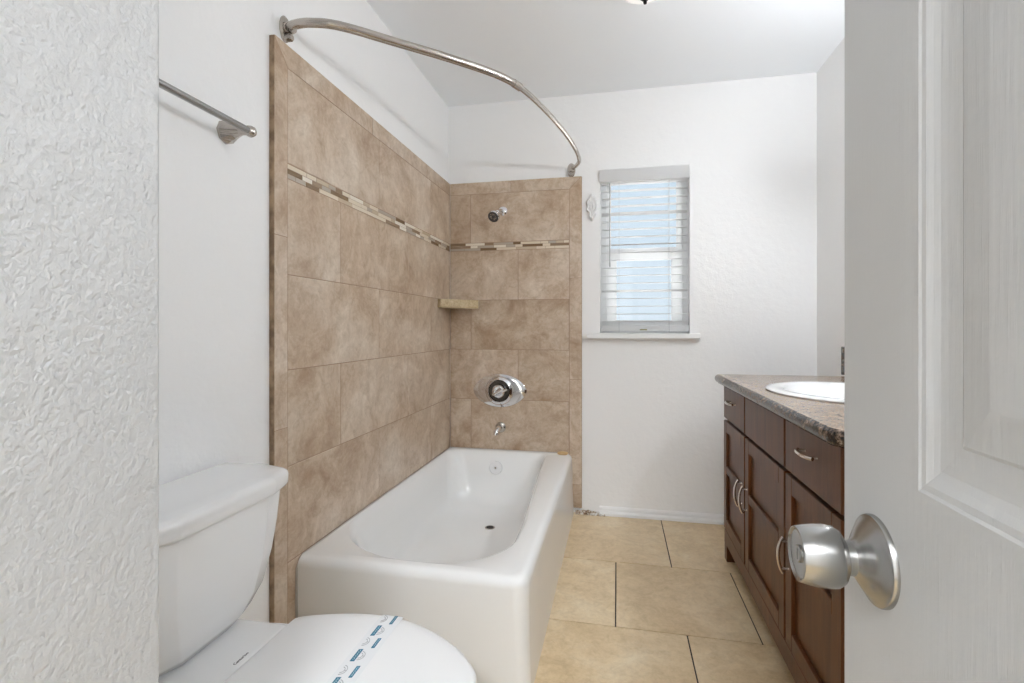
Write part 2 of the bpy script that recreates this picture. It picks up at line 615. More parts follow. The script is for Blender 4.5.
# ================================================================== BLIND
bl = thing('window_blind', ((WX0 + WX1) / 2, YB - 0.004, WZ0 + 0.01), 'white horizontal slat blind hanging in the small window', 'blind')
bm = new()
box(bm, WX0 - 0.004, WX1 - 0.002, YB - 0.018, YB + 0.004, 1.903, 1.976, 0.002)
obj('valance', bm, M['slat'], bl)
bm = new()
box(bm, WX0 + 0.006, WX1 - 0.006, YB + 0.006, YB + 0.055, 1.90, 1.945, 0.002)
obj('headrail', bm, M['slat'], bl)
bm = new()
z = 1.862
k = 0
yc = YB + 0.034
while z > 1.10:
    tilt = math.radians(2)
    if k in (3, 13):
        tilt = math.radians(-9)
    hw = 0.025
    ring = []
    for (s, dz) in ((-1, -.0014), (0, 0.0006), (1, -.0014), (1, .0014), (0, .0034), (-1, .0014)):
        yy = yc + s * hw * math.cos(tilt)
        zz = z + s * hw * math.sin(tilt) + dz
        ring.append((yy, zz))
    loft(bm, [[(WX0 + 0.008, a, b) for a, b in ring], [(WX1 - 0.008, a, b) for a, b in ring]])
    z -= 0.0445
    k += 1
for q in range(4):
    zz = 1.094 + q * 0.0050
    box(bm, WX0 + 0.008, WX1 - 0.008, yc - 0.025, yc + 0.025, zz, zz + 0.003)
obj('slats', bm, M['slat'], bl)
bm = new()
box(bm, WX0 + 0.003, WX1 - 0.003, yc - 0.030, yc + 0.020, 1.050, 1.086, 0.006, 3)
br = obj('bottom_rail', bm, M['slat'], bl)
bm = new()
box(bm, 0.125, 0.165, yc - 0.0312, yc - 0.0298, 1.058, 1.064)
tg = obj('rail_mark', bm, M['gold'], br)
tg['label'] = 'small olive gold mark'
bm = new()
for x in (0.01, 0.285):
    for y in (yc - 0.027, yc + 0.027):
        tube(bm, [(x, y, 1.92), (x, y, 1.05)], 0.0009, 6)
    tube(bm, [(x, yc - 0.0315, 1.047), (x, yc - 0.0315, 1.10)], 0.0011, 6)
obj('ladder_cord', bm, mat('grey cord', (0.55, 0.55, 0.55), 0.8), bl)
bm = new()
tube(bm, [(-0.042, YB - 0.004, 1.90), (-0.042, YB - 0.006, 1.44)], 0.003, 8)
tube(bm, [(-0.042, YB - 0.006, 1.445), (-0.042, YB - 0.006, 1.42)], 0.0042, 8)
o = obj('tilt_wand', bm, mat('clear grey wand', (0.50, 0.50, 0.50), 0.25), bl, True)

# ================================================================== TILE SURROUND
TT = 1.947   # top of the tiling
BW = 0.070   # border width
TB = 0.006   # how proud tiles sit of grout bed
GW = 0.0025

def tile_wall(which):
    """which = 'left' (plane x = XLT, running along y) or 'back' (plane y = YBT, running along x)"""
    if which == 'left':
        a0, a1, face, wall = 1.318, YBT, XLT, XL
        root = thing('tile_surround', (XL, 2.1, 0), 'beige stone tile surround on the left wall, long side of the tub', 'wall tiles')
        border_lo, border_hi = (a0, a0 + 0.060), None
        def bx(bm, u0, u1, z0, z1, d0, d1, bev=0.0):
            box(bm, wall + max(d0, 0.0006), wall + d1, u0, u1, z0, z1, bev, 1)
    else:
        a0, a1, face, wall = XLT, -0.202, YBT, YB
        root = thing('tile_surround', (-0.6, YB, 0), 'beige stone tile surround on the far wall, holding the shower valve', 'wall tiles')
        border_lo, border_hi = None, (a1 - BW, a1)
        def bx(bm, u0, u1, z0, z1, d0, d1, bev=0.0):
            box(bm, u0, u1, wall - d1, wall - max(d0, 0.0006), z0, z1, bev, 1)
    depth = abs(face - wall)
    g = GW / 2
    bm = new()
    bx(bm, a0 + 0.001, a1 - 0.001, 0.0 if which == 'left' else 0.030, TT - 0.001, 0.0, depth - 0.0012)
    obj('grout_bed', bm, M['grout'] if which == 'back' else M['grout'], root)
    f0 = a0 + (0.060 if border_lo else 0)
    f1 = a1 - (BW if border_hi else 0)
    rows = [(0.02, 0.345), (0.345, 0.643), (0.643, 0.942), (0.942, 1.238), (1.238, 1.535), (1.583, TT - BW)]
    bm = new()
    for i, (z0, z1) in enumerate(rows):
        if which == 'left':
            joints = [1.988 - 0.61 * 2, 1.378, 1.988, 2.598, 3.2] if i in (1, 3, 5) else [1.073, 1.683, 2.292, 2.902, 3.5]
        else:
            joints = [-1.6, -0.995, -0.865, -0.274] if i in (1, 3) else [-1.2, -1.165, -0.575, 0.0]
            if i == 5: joints = [-1.475, -0.868, -0.26]
        for j0, j1 in zip(joints, joints[1:]):
            u0, u1 = max(j0, f0), min(j1, f1)
            if u1 - u0 < 0.012: continue
            bx(bm, u0 + g, u1 - g, z0 + g, z1 - g, 0.001, depth, 0.0012)
    obj('tile_field', bm, M['tile'], root)
    # border tiles
    bm = new()
    zs = [0.0, 0.30, 0.64, 1.26, 1.55, TT - BW] if which == 'left' else [0.053, 0.125, 0.70, 1.31, TT - BW]
    if which == 'left':
        zs = [0.0, 0.765, 1.353, TT]
    else:
        zs = [0.030, 0.164, 0.772, 1.36, TT]
    vx = (a0, f0) if which == 'left' else (f1, a1)
    def pt(u, z, d):
        return (wall + d, u, z) if which == 'left' else (u, wall - d, z)
    def prism(poly):
        c = Vector((sum(p[0] for p in poly) / len(poly), sum(p[1] for p in poly) / len(poly)))
        loft(bm, [[pt(u, z, 0.001) for u, z in poly], [pt(u, z, depth) for u, z in poly]])
    for z0, z1 in zip(zs, zs[1:]):
        if z1 == TT:   # mitred corner
            if which == 'left':
                prism([(vx[0], z0 + g), (vx[1] - g, z0 + g), (vx[1] - g, TT - BW), (vx[0], TT - g)])
            else:
                prism([(vx[0] + g, z0 + g), (vx[1], z0 + g), (vx[1], TT - g), (vx[0] + g, TT - BW)])
        else:
            prism([(vx[0], z0 + g), (vx[1] - (g if which == 'left' else 0), z0 + g), (vx[1] - (g if which == 'left' else 0), z1 - g), (vx[0] + (0 if which == 'left' else g), z1 - g)] if which == 'left' else
                  [(vx[0] + g, z0 + g), (vx[1], z0 + g), (vx[1], z1 - g), (vx[0] + g, z1 - g)])
    if which == 'left':
        us = [1.378, 1.93, 2.54, a1]
    else:
        us = [a0, -0.62, f1]
    for n, (u0, u1) in enumerate(zip(us, us[1:])):
        p = [(u0 + g, TT - BW + g), (u1 - g, TT - BW + g), (u1 - g, TT), (u0 + g, TT)]
        if which == 'left' and n == 0: p[3] = (a0 + g, TT)
        if which == 'back' and n == len(us) - 2: p[2] = (a1 - g, TT)
        prism(p)
    obj('tile_border', bm, M['tile'], root)
    # cut outer edge
    bm = new()
    if which == 'left':
        box(bm, wall + 0.0006, face - 0.001, a0 - 0.0025, a0 + 0.001, 0.0, TT - 0.002)
    else:
        box(bm, a1 - 0.001, a1 + 0.0015, YBT + 0.002, YB - 0.0006, 0.03, TT - 0.002)
    e = obj('cut_edge', bm, M['edge'] if which == 'left' else M['grout'], root)
    e['label'] = 'rough brown cut edge of the tiles'
    # mosaic strip of three staggered rows
    bm = new()
    rnd = random.Random(3 if which == 'left' else 11)
    for r in range(3):
        z0 = 1.5365 + r * 0.0153
        u = f0 + g
        first = True
        while u < f1 - 0.004:
            ln = rnd.choice((0.045, 0.055, 0.075, 0.10, 0.12))
            if first: ln *= rnd.uniform(0.3, 1.0); first = False
            e1 = min(u + ln, f1 - g)
            bx(bm, u, e1 - 0.0016, z0, z0 + 0.0140, 0.001, depth - 0.0005, 0.0006)
            u = e1
    obj('mosaic_strip', bm, M['mosaic'], root)
    return root
tile_wall('left')
tile_wall('back')

# caulk bead where tub meets tile
bm = new()
tube(bm, [(XLT + 0.002, 1.425, 0.05), (XLT + 0.002, 1.418, 0.20), (XLT + 0.002, 1.42, 0.31), (XLT + 0.003, 1.45, 0.341), (XLT + 0.003, 1.9, 0.343), (XLT + 0.003, 2.4, 0.342), (XLT + 0.004, YBT - 0.004, 0.343), (-0.6, YBT - 0.002, 0.342), (-0.28, YBT - 0.002, 0.342)], 0.0042, 8)
CAULK = bm

# ================================================================== BATHTUB
tub = thing('bathtub', (-0.62, 2.16, 0), 'white enamelled alcove bathtub with rounded rim', 'bathtub')
def rr(x0, x1, y0, y1, r, n=10, side=8):
    """rounded rectangle with radii (x0y0, x1y0, x1y1, x0y1); sides subdivided so any two match point for point"""
    cor = [((x0, y0), r[0], 180), ((x1, y0), r[1], 270), ((x1, y1), r[2], 0), ((x0, y1), r[3], 90)]
    sg = [(1, 1), (-1, 1), (-1, -1), (1, -1)]
    arcs = []
    for ((cx, cy), rad, a0), (sx, sy) in zip(cor, sg):
        ox, oy = cx + sx * rad, cy + sy * rad
        arcs.append([(ox + rad * math.cos(math.radians(a0 + 90 * k / n)), oy + rad * math.sin(math.radians(a0 + 90 * k / n))) for k in range(n + 1)])
    out = []
    for i in range(4):
        out += arcs[i]
        a, b = arcs[i][-1], arcs[(i + 1) % 4][0]
        for k in range(1, side):
            out.append((a[0] + (b[0] - a[0]) * k / side, a[1] + (b[1] - a[1]) * k / side))
    return out
TX0, TX1, TY0, TY1 = -0.9965, -0.250, 1.420, 2.9185
TZ = 0.345
rings = []
def tr(dx0, dx1, dy0, dy1, r, z):
    rings.append(at_z(rr(TX0 + dx0, TX1 - dx1, TY0 + dy0, TY1 - dy1, r), z))
tr(0.001, -0.004, 0.001, 0, (0.004, 0.035, 0.006, 0.004), 0.0)
tr(0.001, -0.003, 0.001, 0, (0.004, 0.035, 0.006, 0.004), 0.02)
tr(0.001, 0.002, 0.001, 0, (0.004, 0.040, 0.006, 0.004), 0.15)
tr(0.001, 0.004, 0.0, 0, (0.004, 0.045, 0.008, 0.004), 0.28)
RR = 0.030
for k in range(0, 7):
    a = math.radians(90 * k / 6)
    d = RR * (1 - math.cos(a))
    tr(0.001 + d * 0.1, 0.004 + d, d, d * 0.05, (0.004, 0.05 - d * 0.3, 0.03, 0.004), TZ - RR + RR * math.sin(a))
tr(0.012, 0.052, 0.048, 0.02, (0.05, 0.06, 0.03, 0.02), TZ)
def basin(x0, x1, y0, y1, r, z):
    o = rr(x0, x1, y0, y1, r)
    xm = (x0 + x1) / 2
    q = []
    for x, y in o:      # the apron-side rim widens towards the far end
        f = max(0.0, min(1.0, (x - xm) / (x1 - xm))) * max(0.0, min(1.0, (y - 1.85) / 0.95))
        q.append((x - 0.058 * f, y))
    rings.append(at_z(q, z))
basin(-0.984, -0.332, 1.474, 2.876, (0.32, 0.24, 0.05, 0.07), TZ - 0.0005)
basin(-0.981, -0.337, 1.478, 2.873, (0.32, 0.24, 0.05, 0.07), TZ - 0.003)
basin(-0.975, -0.346, 1.486, 2.866, (0.32, 0.24, 0.06, 0.08), TZ - 0.014)
basin(-0.967, -0.358, 1.506, 2.855, (0.31, 0.24, 0.10, 0.09), TZ - 0.035)
basin(-0.955, -0.380, 1.57, 2.838, (0.29, 0.22, 0.11, 0.11), 0.22)
basin(-0.940, -0.395, 1.66, 2.815, (0.26, 0.21, 0.12, 0.12), 0.12)
basin(-0.925, -0.408, 1.72, 2.795, (0.24, 0.20, 0.13, 0.13), 0.080)
basin(-0.900, -0.430, 1.77, 2.765, (0.22, 0.18, 0.13, 0.13), 0.058)
basin(-0.860, -0.470, 1.83, 2.720, (0.18, 0.15, 0.12, 0.12), 0.050)
basin(-0.760, -0.570, 2.00, 2.62, (0.09, 0.08, 0.08, 0.08), 0.046)
bm = new()
loft(bm, rings, cap0=False, cap1=True)
shell = obj('tub_shell', bm, M['tub'], tub, True, angle=60)
cb = obj('caulk_bead', CAULK, M['caulk'], tub, True)
cb['label'] = 'grimy grey caulk bead along the tiles'
# overflow cover, drain
bm = new()
lathe(bm, [(0.036, -0.004), (0.038, 0.002), (0.038, 0.008), (0.034, 0.013), (0.020, 0.0145), (0.012, 0.014), (0.011, 0.0115), (0.0, 0.0115)], (-0.692, 2.846, 0.256), direction=(0, -1, 0.16))
ov = obj('overflow_plate', bm, M['toilet'], tub, True)
bm = new()
lathe(bm, [(0.0060, 0.010), (0.0060, 0.0145), (0.0, 0.015)], (-0.692, 2.846, 0.256), direction=(0, -1, 0.16), seg=16)
s = obj('plate_screw', bm, M['nickel'], ov, True)
bm = new()
lathe(bm, [(0.026, 0.0), (0.026, 0.0015), (0.022, 0.0022), (0.020, 0.001), (0.0, 0.001)], (-0.640, 2.50, 0.0463))
dr = obj('drain', bm, M['nickel'], tub, True)
bm = new()
lathe(bm, [(0.0195, 0.0), (0.0195, 0.0004), (0.0, 0.0004)], (-0.640, 2.50, 0.0478))
obj('drain_hole', bm, M['dark'], dr)

# soap
bm = new()
out = rr(-0.338, -0.276, 2.862, 2.902, (0.019,) * 4, 6, 3)
def scl(o, s):
    cx = sum(p[0] for p in o) / len(o); cy = sum(p[1] for p in o) / len(o)
    return [(cx + (x - cx) * s, cy + (y - cy) * s) for x, y in o]
loft(bm, [at_z(scl(out, .8), TZ - 0.001), at_z(scl(out, 1), TZ + .004), at_z(scl(out, 1), TZ + .009), at_z(scl(out, .8), TZ + .014), at_z(scl(out, .35), TZ + .016)])
tag(obj('soap_bar', bm, M['soap'], None, True, angle=60), 'small tan sliver of soap on the far corner of the tub rim', 'soap')

# ================================================================== CORNER SHELF
bm = new()
pl = [(XLT + 0.0005, YBT - 0.0005), (XLT + 0.0005, 2.700), (-0.975, 2.690), (-0.812, 2.895), (-0.815, YBT - 0.0005)]
o_ = rpoly(pl, [0.001, 0.004, 0.006, 0.006, 0.003], 3)
loft(bm, [at_z(scl(o_, 0.97), 1.186), at_z(scl(o_, .995), 1.190), at_z(o_, 1.200), at_z(scl(o_, .985), 1.215), at_z(o_, 1.228), at_z(scl(o_, .99), 1.236)])
tag(obj('corner_shelf', bm, M['shelf'], None, True, angle=30, origin=(-0.93, 2.85, 1.186)), 'thick yellowish stone shelf in the corner of the shower tiles', 'shelf')

# ================================================================== SHOWER FITTINGS
sh = thing('wall_shower', (-0.668, YBT, 1.765), 'small chrome shower head with dark nozzle face on the far tiles', 'shower head')
bm = new()
lathe(bm, [(0.028, 0), (0.028, 0.003), (0.022, 0.010), (0.013, 0.014), (0.0, 0.014)], (-0.668, YBT, 1.768), direction=(0, -1, 0))
obj('wall_flange', bm, M['chrome'], sh, True)
bm = new()
tube(bm, catmull([(-0.668, YBT - 0.002, 1.768), (-0.669, YBT - 0.025, 1.767), (-0.674, YBT - 0.055, 1.758), (-0.680, YBT - 0.075, 1.746)], 6), 0.0085, 14)
obj('shower_arm', bm, M['chrome'], sh, True)
hd = Vector((-0.22, -0.72, -0.55)).normalized()
hp = Vector((-0.680, YBT - 0.075, 1.746))
bm = new()
lathe(bm, [(0.010, -0.008), (0.015, 0.0), (0.016, 0.012), (0.013, 0.018), (0.018, 0.026), (0.031, 0.043), (0.0350, 0.054), (0.0350, 0.062), (0.031, 0.067), (0.0, 0.067)], hp, direction=hd)
hb = obj('spray_head', bm, M['chrome'], sh, True)
bm = new()
lathe(bm, [(0.0318, 0.0655), (0.0318, 0.069), (0.022, 0.070), (0.021, 0.067), (0.010, 0.067), (0.009, 0.071), (0.0, 0.071)], hp, direction=hd)
obj('nozzle_face', bm, M['shower_face'], hb, True)

vx, vz = -0.686, 0.697
sv = thing('shower_valve', (vx, YBT, vz), 'chrome pointed-oval shower valve with round handle on the far tiles', 'shower valve')
def lemon(hx, hz, y, n=64, cx=vx, cz=vz):
    pts = []
    for k in range(n):
        a = 2 * math.pi * k / n
        c, s_ = math.cos(a), math.sin(a)
        # circle blended with pointed sides
        x = hx * math.copysign(abs(c) ** 1.0, c)
        z = hz * math.copysign(abs(s_) ** 1.18, s_)
        pts.append((cx + x, y, cz + z))
    return pts
bm = new()
loft(bm, [lemon(0.163, 0.100, YBT), lemon(0.163, 0.100, YBT - 0.004), lemon(0.158, 0.096, YBT - 0.008), lemon(0.13, 0.083, YBT - 0.013), lemon(0.088, 0.080, YBT - 0.016)], True, True)
obj('cover_plate', bm, M['chrome'], sv, True, angle=50)
bm = new()
lathe(bm, [(0.086, 0.014), (0.083, 0.020), (0.074, 0.028), (0.067, 0.031), (0.063, 0.028), (0.060, 0.016), (0.0, 0.012)], (vx, YBT, vz), direction=(0, -1, 0), seg=40)
obj('trim_ring', bm, M['chrome'], sv, True)
bm = new()
lathe(bm, [(0.0615, 0.0165), (0.0615, 0.0175), (0.0, 0.0175)], (vx, YBT, vz), direction=(0, -1, 0))
dk = obj('recess_disc', bm, M['dark_chrome'], sv, True)
bm = new()
lathe(bm, [(0.022, 0.016), (0.024, 0.028), (0.036, 0.036), (0.039, 0.046), (0.035, 0.053), (0.027, 0.056), (0.018, 0.051), (0.0, 0.049)], (vx, YBT, vz), direction=(0, -1, 0), seg=24)
hn = obj('handle', bm, M['chrome'], sv, True)
bm = new()
q = Vector((vx, YBT - 0.058, vz))
tube(bm, catmull([q + Vector((-.030, 0.012, -.018)), q + Vector((-.012, -.002, -.010)), q + Vector((.014, -.006, .004)), q + Vector((.034, -.004, .006)), q + Vector((.056, -.002, .018))], 3), 0.0085, 12)
obj('lever', bm, M['chrome'], hn, True)

sp = thing('tub_spout', (-0.686, YBT, 0.475), 'short chrome tub spout stub below the shower valve', 'spout')
bm = new()
lathe(bm, [(0.032, 0), (0.032, 0.004), (0.025, 0.012), (0.017, 0.014), (0, 0.014)], (-0.682, YBT, 0.478), direction=(0, -1, 0))
obj('spout_flange', bm, M['nickel'], sp, True)
bm = new()
tube(bm, catmull([(-0.682, YBT - 0.004, 0.478), (-0.686, YBT - 0.035, 0.476), (-0.693, YBT - 0.062, 0.462), (-0.696, YBT - 0.070, 0.444)], 5), 0.0155, 16)
obj('spout_pipe', bm, M['chrome'], sp, True)

# ================================================================== CURTAIN ROD
cr = thing('shower_curtain_rod', (XL, 1.375, 2.005), 'curved brushed nickel curtain rod from the left wall to the far wall', 'curtain rod')
RZ = 1.992
pts = [(XL + 0.02, 1.380, RZ + 0.010), (-0.962, 1.360, RZ + 0.003), (-0.905, 1.356, RZ), (-0.825, 1.390, RZ), (-0.69, 1.512, RZ), (-0.547, 1.645, RZ), (-0.420, 1.785, RZ), (-0.352, 1.918, RZ)]
path = catmull(pts + [(-0.285, 2.16, RZ), (-0.234, 2.42, RZ), (-0.208, 2.64, RZ), (-0.205, 2.78, RZ), (-0.225, 2.855, RZ), (-0.252, YB - 0.025, RZ)], 10)
ki = 66
bm = new(); tube(bm, path[:ki + 2], 0.0135, 18); tube(bm, [path[ki - 1], path[ki + 2]], 0.0150, 18)
obj('outer_tube', bm, M['nickel'], cr, True)
bm = new(); tube(bm, path[ki:], 0.0108, 18)
obj('inner_tube', bm, M['nickel'], cr, True)
def oval_flange(c, d, name):
    bm = new()
    lathe(bm, [(0.024, 0), (0.024, 0.004), (0.020, 0.009), (0, 0.009)], c, direction=d, sy=1.7)
    f = obj(name, bm, M['nickel'], cr, True)
    c = Vector(c); d = Vector(d)
    bm = new()
    lathe(bm, [(0.018, 0.004), (0.018, 0.024), (0.015, 0.034), (0, 0.034)], c + Vector((0, 0, 0.002)), direction=d, seg=20)
    lathe(bm, [(0.012, 0.004), (0.012, 0.024), (0.009, 0.028), (0, 0.028)], c + Vector((0, 0, -0.028)), direction=d, seg=16)
    obj('rod_socket', bm, M['nickel'], f, True)
oval_flange((XL, 1.385, RZ + 0.010), (1, 0, 0), 'wall_bracket')
oval_flange((-0.262, YB, RZ - 0.004), (0, -1, 0), 'wall_bracket')

# ================================================================== TOWEL BAR
tbz = 1.590
tb = thing('towel_bar', (XL, 0.88, tbz), 'slim satin nickel towel bar on the left wall', 'towel bar')
bm = new()
tube(bm, [(-0.945, 0.60, tbz), (-0.945, 1.150, tbz)], 0.0085, 16)
obj('bar', bm, M['knob'], tb, True)
for y in (0.605, 1.145):
    bm = new()
    lathe(bm, [(0.031, 0), (0.031, 0.006), (0.028, 0.011), (0.018, 0.030), (0.012, 0.046), (0.0115, 0.060), (0.013, 0.066), (0.013, 0.072), (0, 0.075)], (XL, y, tbz), direction=(1, 0, 0), seg=8)
    for e in bm.edges: pass
    ps = obj('post', bm, M['nickel'], tb)
    bm = new()
    lathe(bm, [(0.0, -0.015), (0.009, -0.0125), (0.0145, -0.004), (0.0145, 0.004), (0.009, 0.0125), (0, 0.015)], (-0.945, y + (0.008 if y > 1 else -0.008), tbz), direction=(0, 1, 0), seg=20)
    obj('end_ball', bm, M['nickel'], ps, True)

# ================================================================== TOILET
CY = 0.915
to = thing('toilet', (-0.62, CY, 0), 'white two-piece toilet with closed lid beside the tub', 'toilet')
def tank_ring(z, hw, xf, fw, xs, r=0.02):
    pl = [(-1.002, CY - hw * 0.97), (-0.90, CY - hw), (xs, CY - hw * 0.90), (xf, CY - fw), (xf, CY + fw), (xs, CY + hw * 0.90), (-0.90, CY + hw), (-1.002, CY + hw * 0.97)]
    return at_z(rpoly(pl, [0.012, 0.05, 0.03, 0.022, 0.022, 0.03, 0.05, 0.012], 6), z)
bm = new()
loft(bm, [tank_ring(0.3925, 0.110, -0.870, 0.050, -0.885), tank_ring(0.396, 0.125, -0.855, 0.06, -0.875), tank_ring(0.42, 0.155, -0.838, 0.08, -0.858),
          tank_ring(0.46, 0.182, -0.824, 0.10, -0.845), tank_ring(0.53, 0.205, -0.814, 0.115, -0.836), tank_ring(0.60, 0.220, -0.807, 0.122, -0.832), tank_ring(0.682, 0.230, -0.802, 0.126, -0.828)])
obj('tank', bm, M['toilet'], to, True, angle=50)
bm = new()
def lidr(z, g):
    return tank_ring(z, 0.240 + g, -0.790 + g, 0.130 + g * .5, -0.815 + g)
loft(bm, [lidr(0.680, -0.014), lidr(0.680, -0.002), lidr(0.686, 0.001), lidr(0.706, 0.002), lidr(0.714, 0.0), lidr(0.719, -0.006), lidr(0.721, -0.014), lidr(0.7215, -0.05)])
obj('tank_lid', bm, M['toilet'], to, True, angle=60)
# flush lever
bm = new()
lathe(bm, [(0.0, 0.0), (0.016, 0.0), (0.016, 0.005), (0.011, 0.010), (0.009, 0.024), (0.0, 0.026)], (-0.822, 0.722, 0.650), direction=(1, -0.35, 0), seg=20)
fl = obj('flush_lever', bm, M['chrome'], to, True)
bm = new()
tube(bm, [(-0.799, 0.713, 0.650), (-0.792, 0.700, 0.646), (-0.787, 0.762 - 0.05, 0.632)], [0.007, 0.006, 0.007], 12)
obj('lever_arm', bm, M['chrome'], fl, True)

def seat_outline(grow=0.0, back=-0.733, n=4):
    half = [(back, 0.0), (back, 0.060), (back, 0.112), (back + 0.004, 0.124), (back + 0.020, 0.134), (-0.664, 0.153), (-0.610, 0.166), (-0.550, 0.173), (-0.480, 0.167), (-0.400, 0.139), (-0.325, 0.092), (-0.276, 0.040), (-0.263, 0.0)]
    full = [(x, y) for x, y in half] + [(x, -y) for x, y in reversed(half[1:-1])]
    cx = -0.50
    full = [(cx + (x - cx) * (1 + grow / 0.235), y * (1 + grow / 0.173)) for x, y in full]
    P = catmull([(x, y, 0) for x, y in full], n, True)
    return [(p.x, CY + p.y) for p in P]
SZ = 0.405
bm = new()
loft(bm, [at_z(seat_outline(-0.012), SZ - 0.020), at_z(seat_outline(-0.002), SZ - 0.0195), at_z(seat_outline(0.0), SZ - 0.016), at_z(seat_outline(0.0), SZ - 0.008),
          at_z(seat_outline(-0.003), SZ - 0.003), at_z(seat_outline(-0.010), SZ), at_z(seat_outline(-0.03), SZ + 0.001), at_z(seat_outline(-0.10), SZ + 0.0025)])
lid = obj('seat_lid', bm, M['lid'], to, True, angle=60)
bm = new()
loft(bm, [at_z(seat_outline(-0.010), SZ - 0.042), at_z(seat_outline(-0.003), SZ - 0.040), at_z(seat_outline(-0.002), SZ - 0.026), at_z(seat_outline(-0.008), SZ - 0.0215)])
obj('seat_ring', bm, M['lid'], to, True, angle=60)
# bowl and pedestal in one casting
def bowl(z, back, front, hw, e=2.3):
    out = []
    cx = (back + front) / 2; a = (front - back) / 2
    for k in range(56):
        t = 2 * math.pi * k / 56
        c, s_ = math.cos(t), math.sin(t)
        ee = 2.0 if c > 0 else 3.2
        x = cx + a * math.copysign(abs(c) ** (2 / ee), c)
        y = hw * math.copysign(abs(s_) ** (2 / ee), s_)
        out.append((x, CY + y, z))
    return out
bm = new()
loft(bm, [bowl(0.0, -0.93, -0.42, 0.105), bowl(0.03, -0.93, -0.42, 0.105), bowl(0.05, -0.92, -0.43, 0.098), bowl(0.12, -0.90, -0.44, 0.088), bowl(0.20, -0.90, -0.40, 0.100),
          bowl(0.27, -0.92, -0.34, 0.130), bowl(0.33, -0.95, -0.295, 0.155), bowl(0.355, -0.965, -0.283, 0.163), bowl(0.362, -0.970, -0.288, 0.160)])
obj('bowl', bm, M['toilet'], to, True, angle=60)
bm = new()
dk = rpoly([(-0.985, CY - 0.105), (-0.740, CY - 0.112), (-0.740, CY + 0.112), (-0.985, CY + 0.105)], 0.012, 5)
loft(bm, [at_z(scl(dk, .94), 0.34), at_z(scl(dk, .99), 0.35), at_z(dk, 0.362), at_z(dk, 0.384), at_z(scl(dk, .985), 0.390), at_z(scl(dk, .95), 0.392)])
deck = obj('tank_deck', bm, M['toilet'], to, True, angle=60)

def text_mesh(s_, size, name='text'):
    cu = bpy.data.curves.new(name, 'FONT')
    cu.body = s_
    cu.size = size
    cu.align_x = 'CENTER'; cu.align_y = 'CENTER'
    cu.extrude = 0.0002
    cu.resolution_u = 2
    t = bpy.data.objects.new(name, cu)
    COL.objects.link(t)
    bpy.context.view_layer.update()
    me = bpy.data.meshes.new_from_object(t)
    bpy.data.objects.remove(t)
    b = bmesh.new(); b.from_mesh(me)
    bpy.data.meshes.remove(me)
    return b
bm = text_mesh('Centurion', 0.0095)
bmesh.ops.rotate(bm, verts=bm.verts, cent=(0, 0, 0), matrix=Matrix.Rotation(math.radians(90), 3, 'Z'))
bmesh.ops.translate(bm, verts=bm.verts, vec=(-0.7585, 0.898, 0.3924))
lt = obj('deck_lettering', bm, M['ink'], deck, fix=False)
lt['label'] = 'small dark script lettering'

# paper band across the closed lid, lying on it
bandy0, bandy1 = CY - 0.172, CY + 0.172
tp = thing('sanitary_band', (-0.50, CY, SZ), 'white paper band with blue and grey prints across the toilet lid', 'paper band')
def band_x(y):     # centre line drifts a little across the lid
    return -0.509
def lid_z(y):
    d = abs(y - CY)
    return SZ + 0.0027 if d < 0.10 else SZ + 0.0027 - (d - 0.10) * 0.016
bm = new()
bw = 0.026
rows_ = []
ys = [CY - 0.169 + 0.338 * k / 30 for k in range(31)]
prof = [(CY - 0.1742, SZ - 0.014), (CY - 0.1738, SZ - 0.006), (CY - 0.1715, SZ - 0.0015)] + [(y, lid_z(y)) for y in ys if abs(y - CY) < 0.166] + [(CY + 0.1715, SZ - 0.0015), (CY + 0.1738, SZ - 0.006), (CY + 0.1742, SZ - 0.014)]
loft(bm, [[(band_x(y) - bw, y, z), (band_x(y) + bw, y, z), (band_x(y) + bw, y, z - 0.0006), (band_x(y) - bw, y, z - 0.0006)] for y, z in prof])
obj('paper_strip', bm, M['paper'], tp)
def flat_poly(bm, pts, y):
    """flat printed patch on the band: pts in (across, along) around (band centre, y)"""
    up = [bm.verts.new((band_x(y + v) + u, y + v, lid_z(y + v) + 0.0006)) for u, v in pts]
    dn = [bm.verts.new((p.co.x, p.co.y, p.co.z - 0.0004)) for p in up]
    bm.faces.new(up)
    n = len(up)
    for i in range(n):
        bm.faces.new((up[i], dn[i], dn[(i + 1) % n], up[(i + 1) % n]))
badges = [(0.010, 1.065, 0.0175, 0.0036), (-0.010, 1.020, 0.0200, 0.0045), (0.011, 0.979, 0.0175, 0.0036), (-0.010, 0.935, 0.0200, 0.0045),
          (0.011, 0.889, 0.0175, 0.0036), (-0.010, 0.850, 0.0200, 0.0045), (0.011, 0.803, 0.0175, 0.0036), (-0.010, 0.765, 0.0160, 0.0045)]
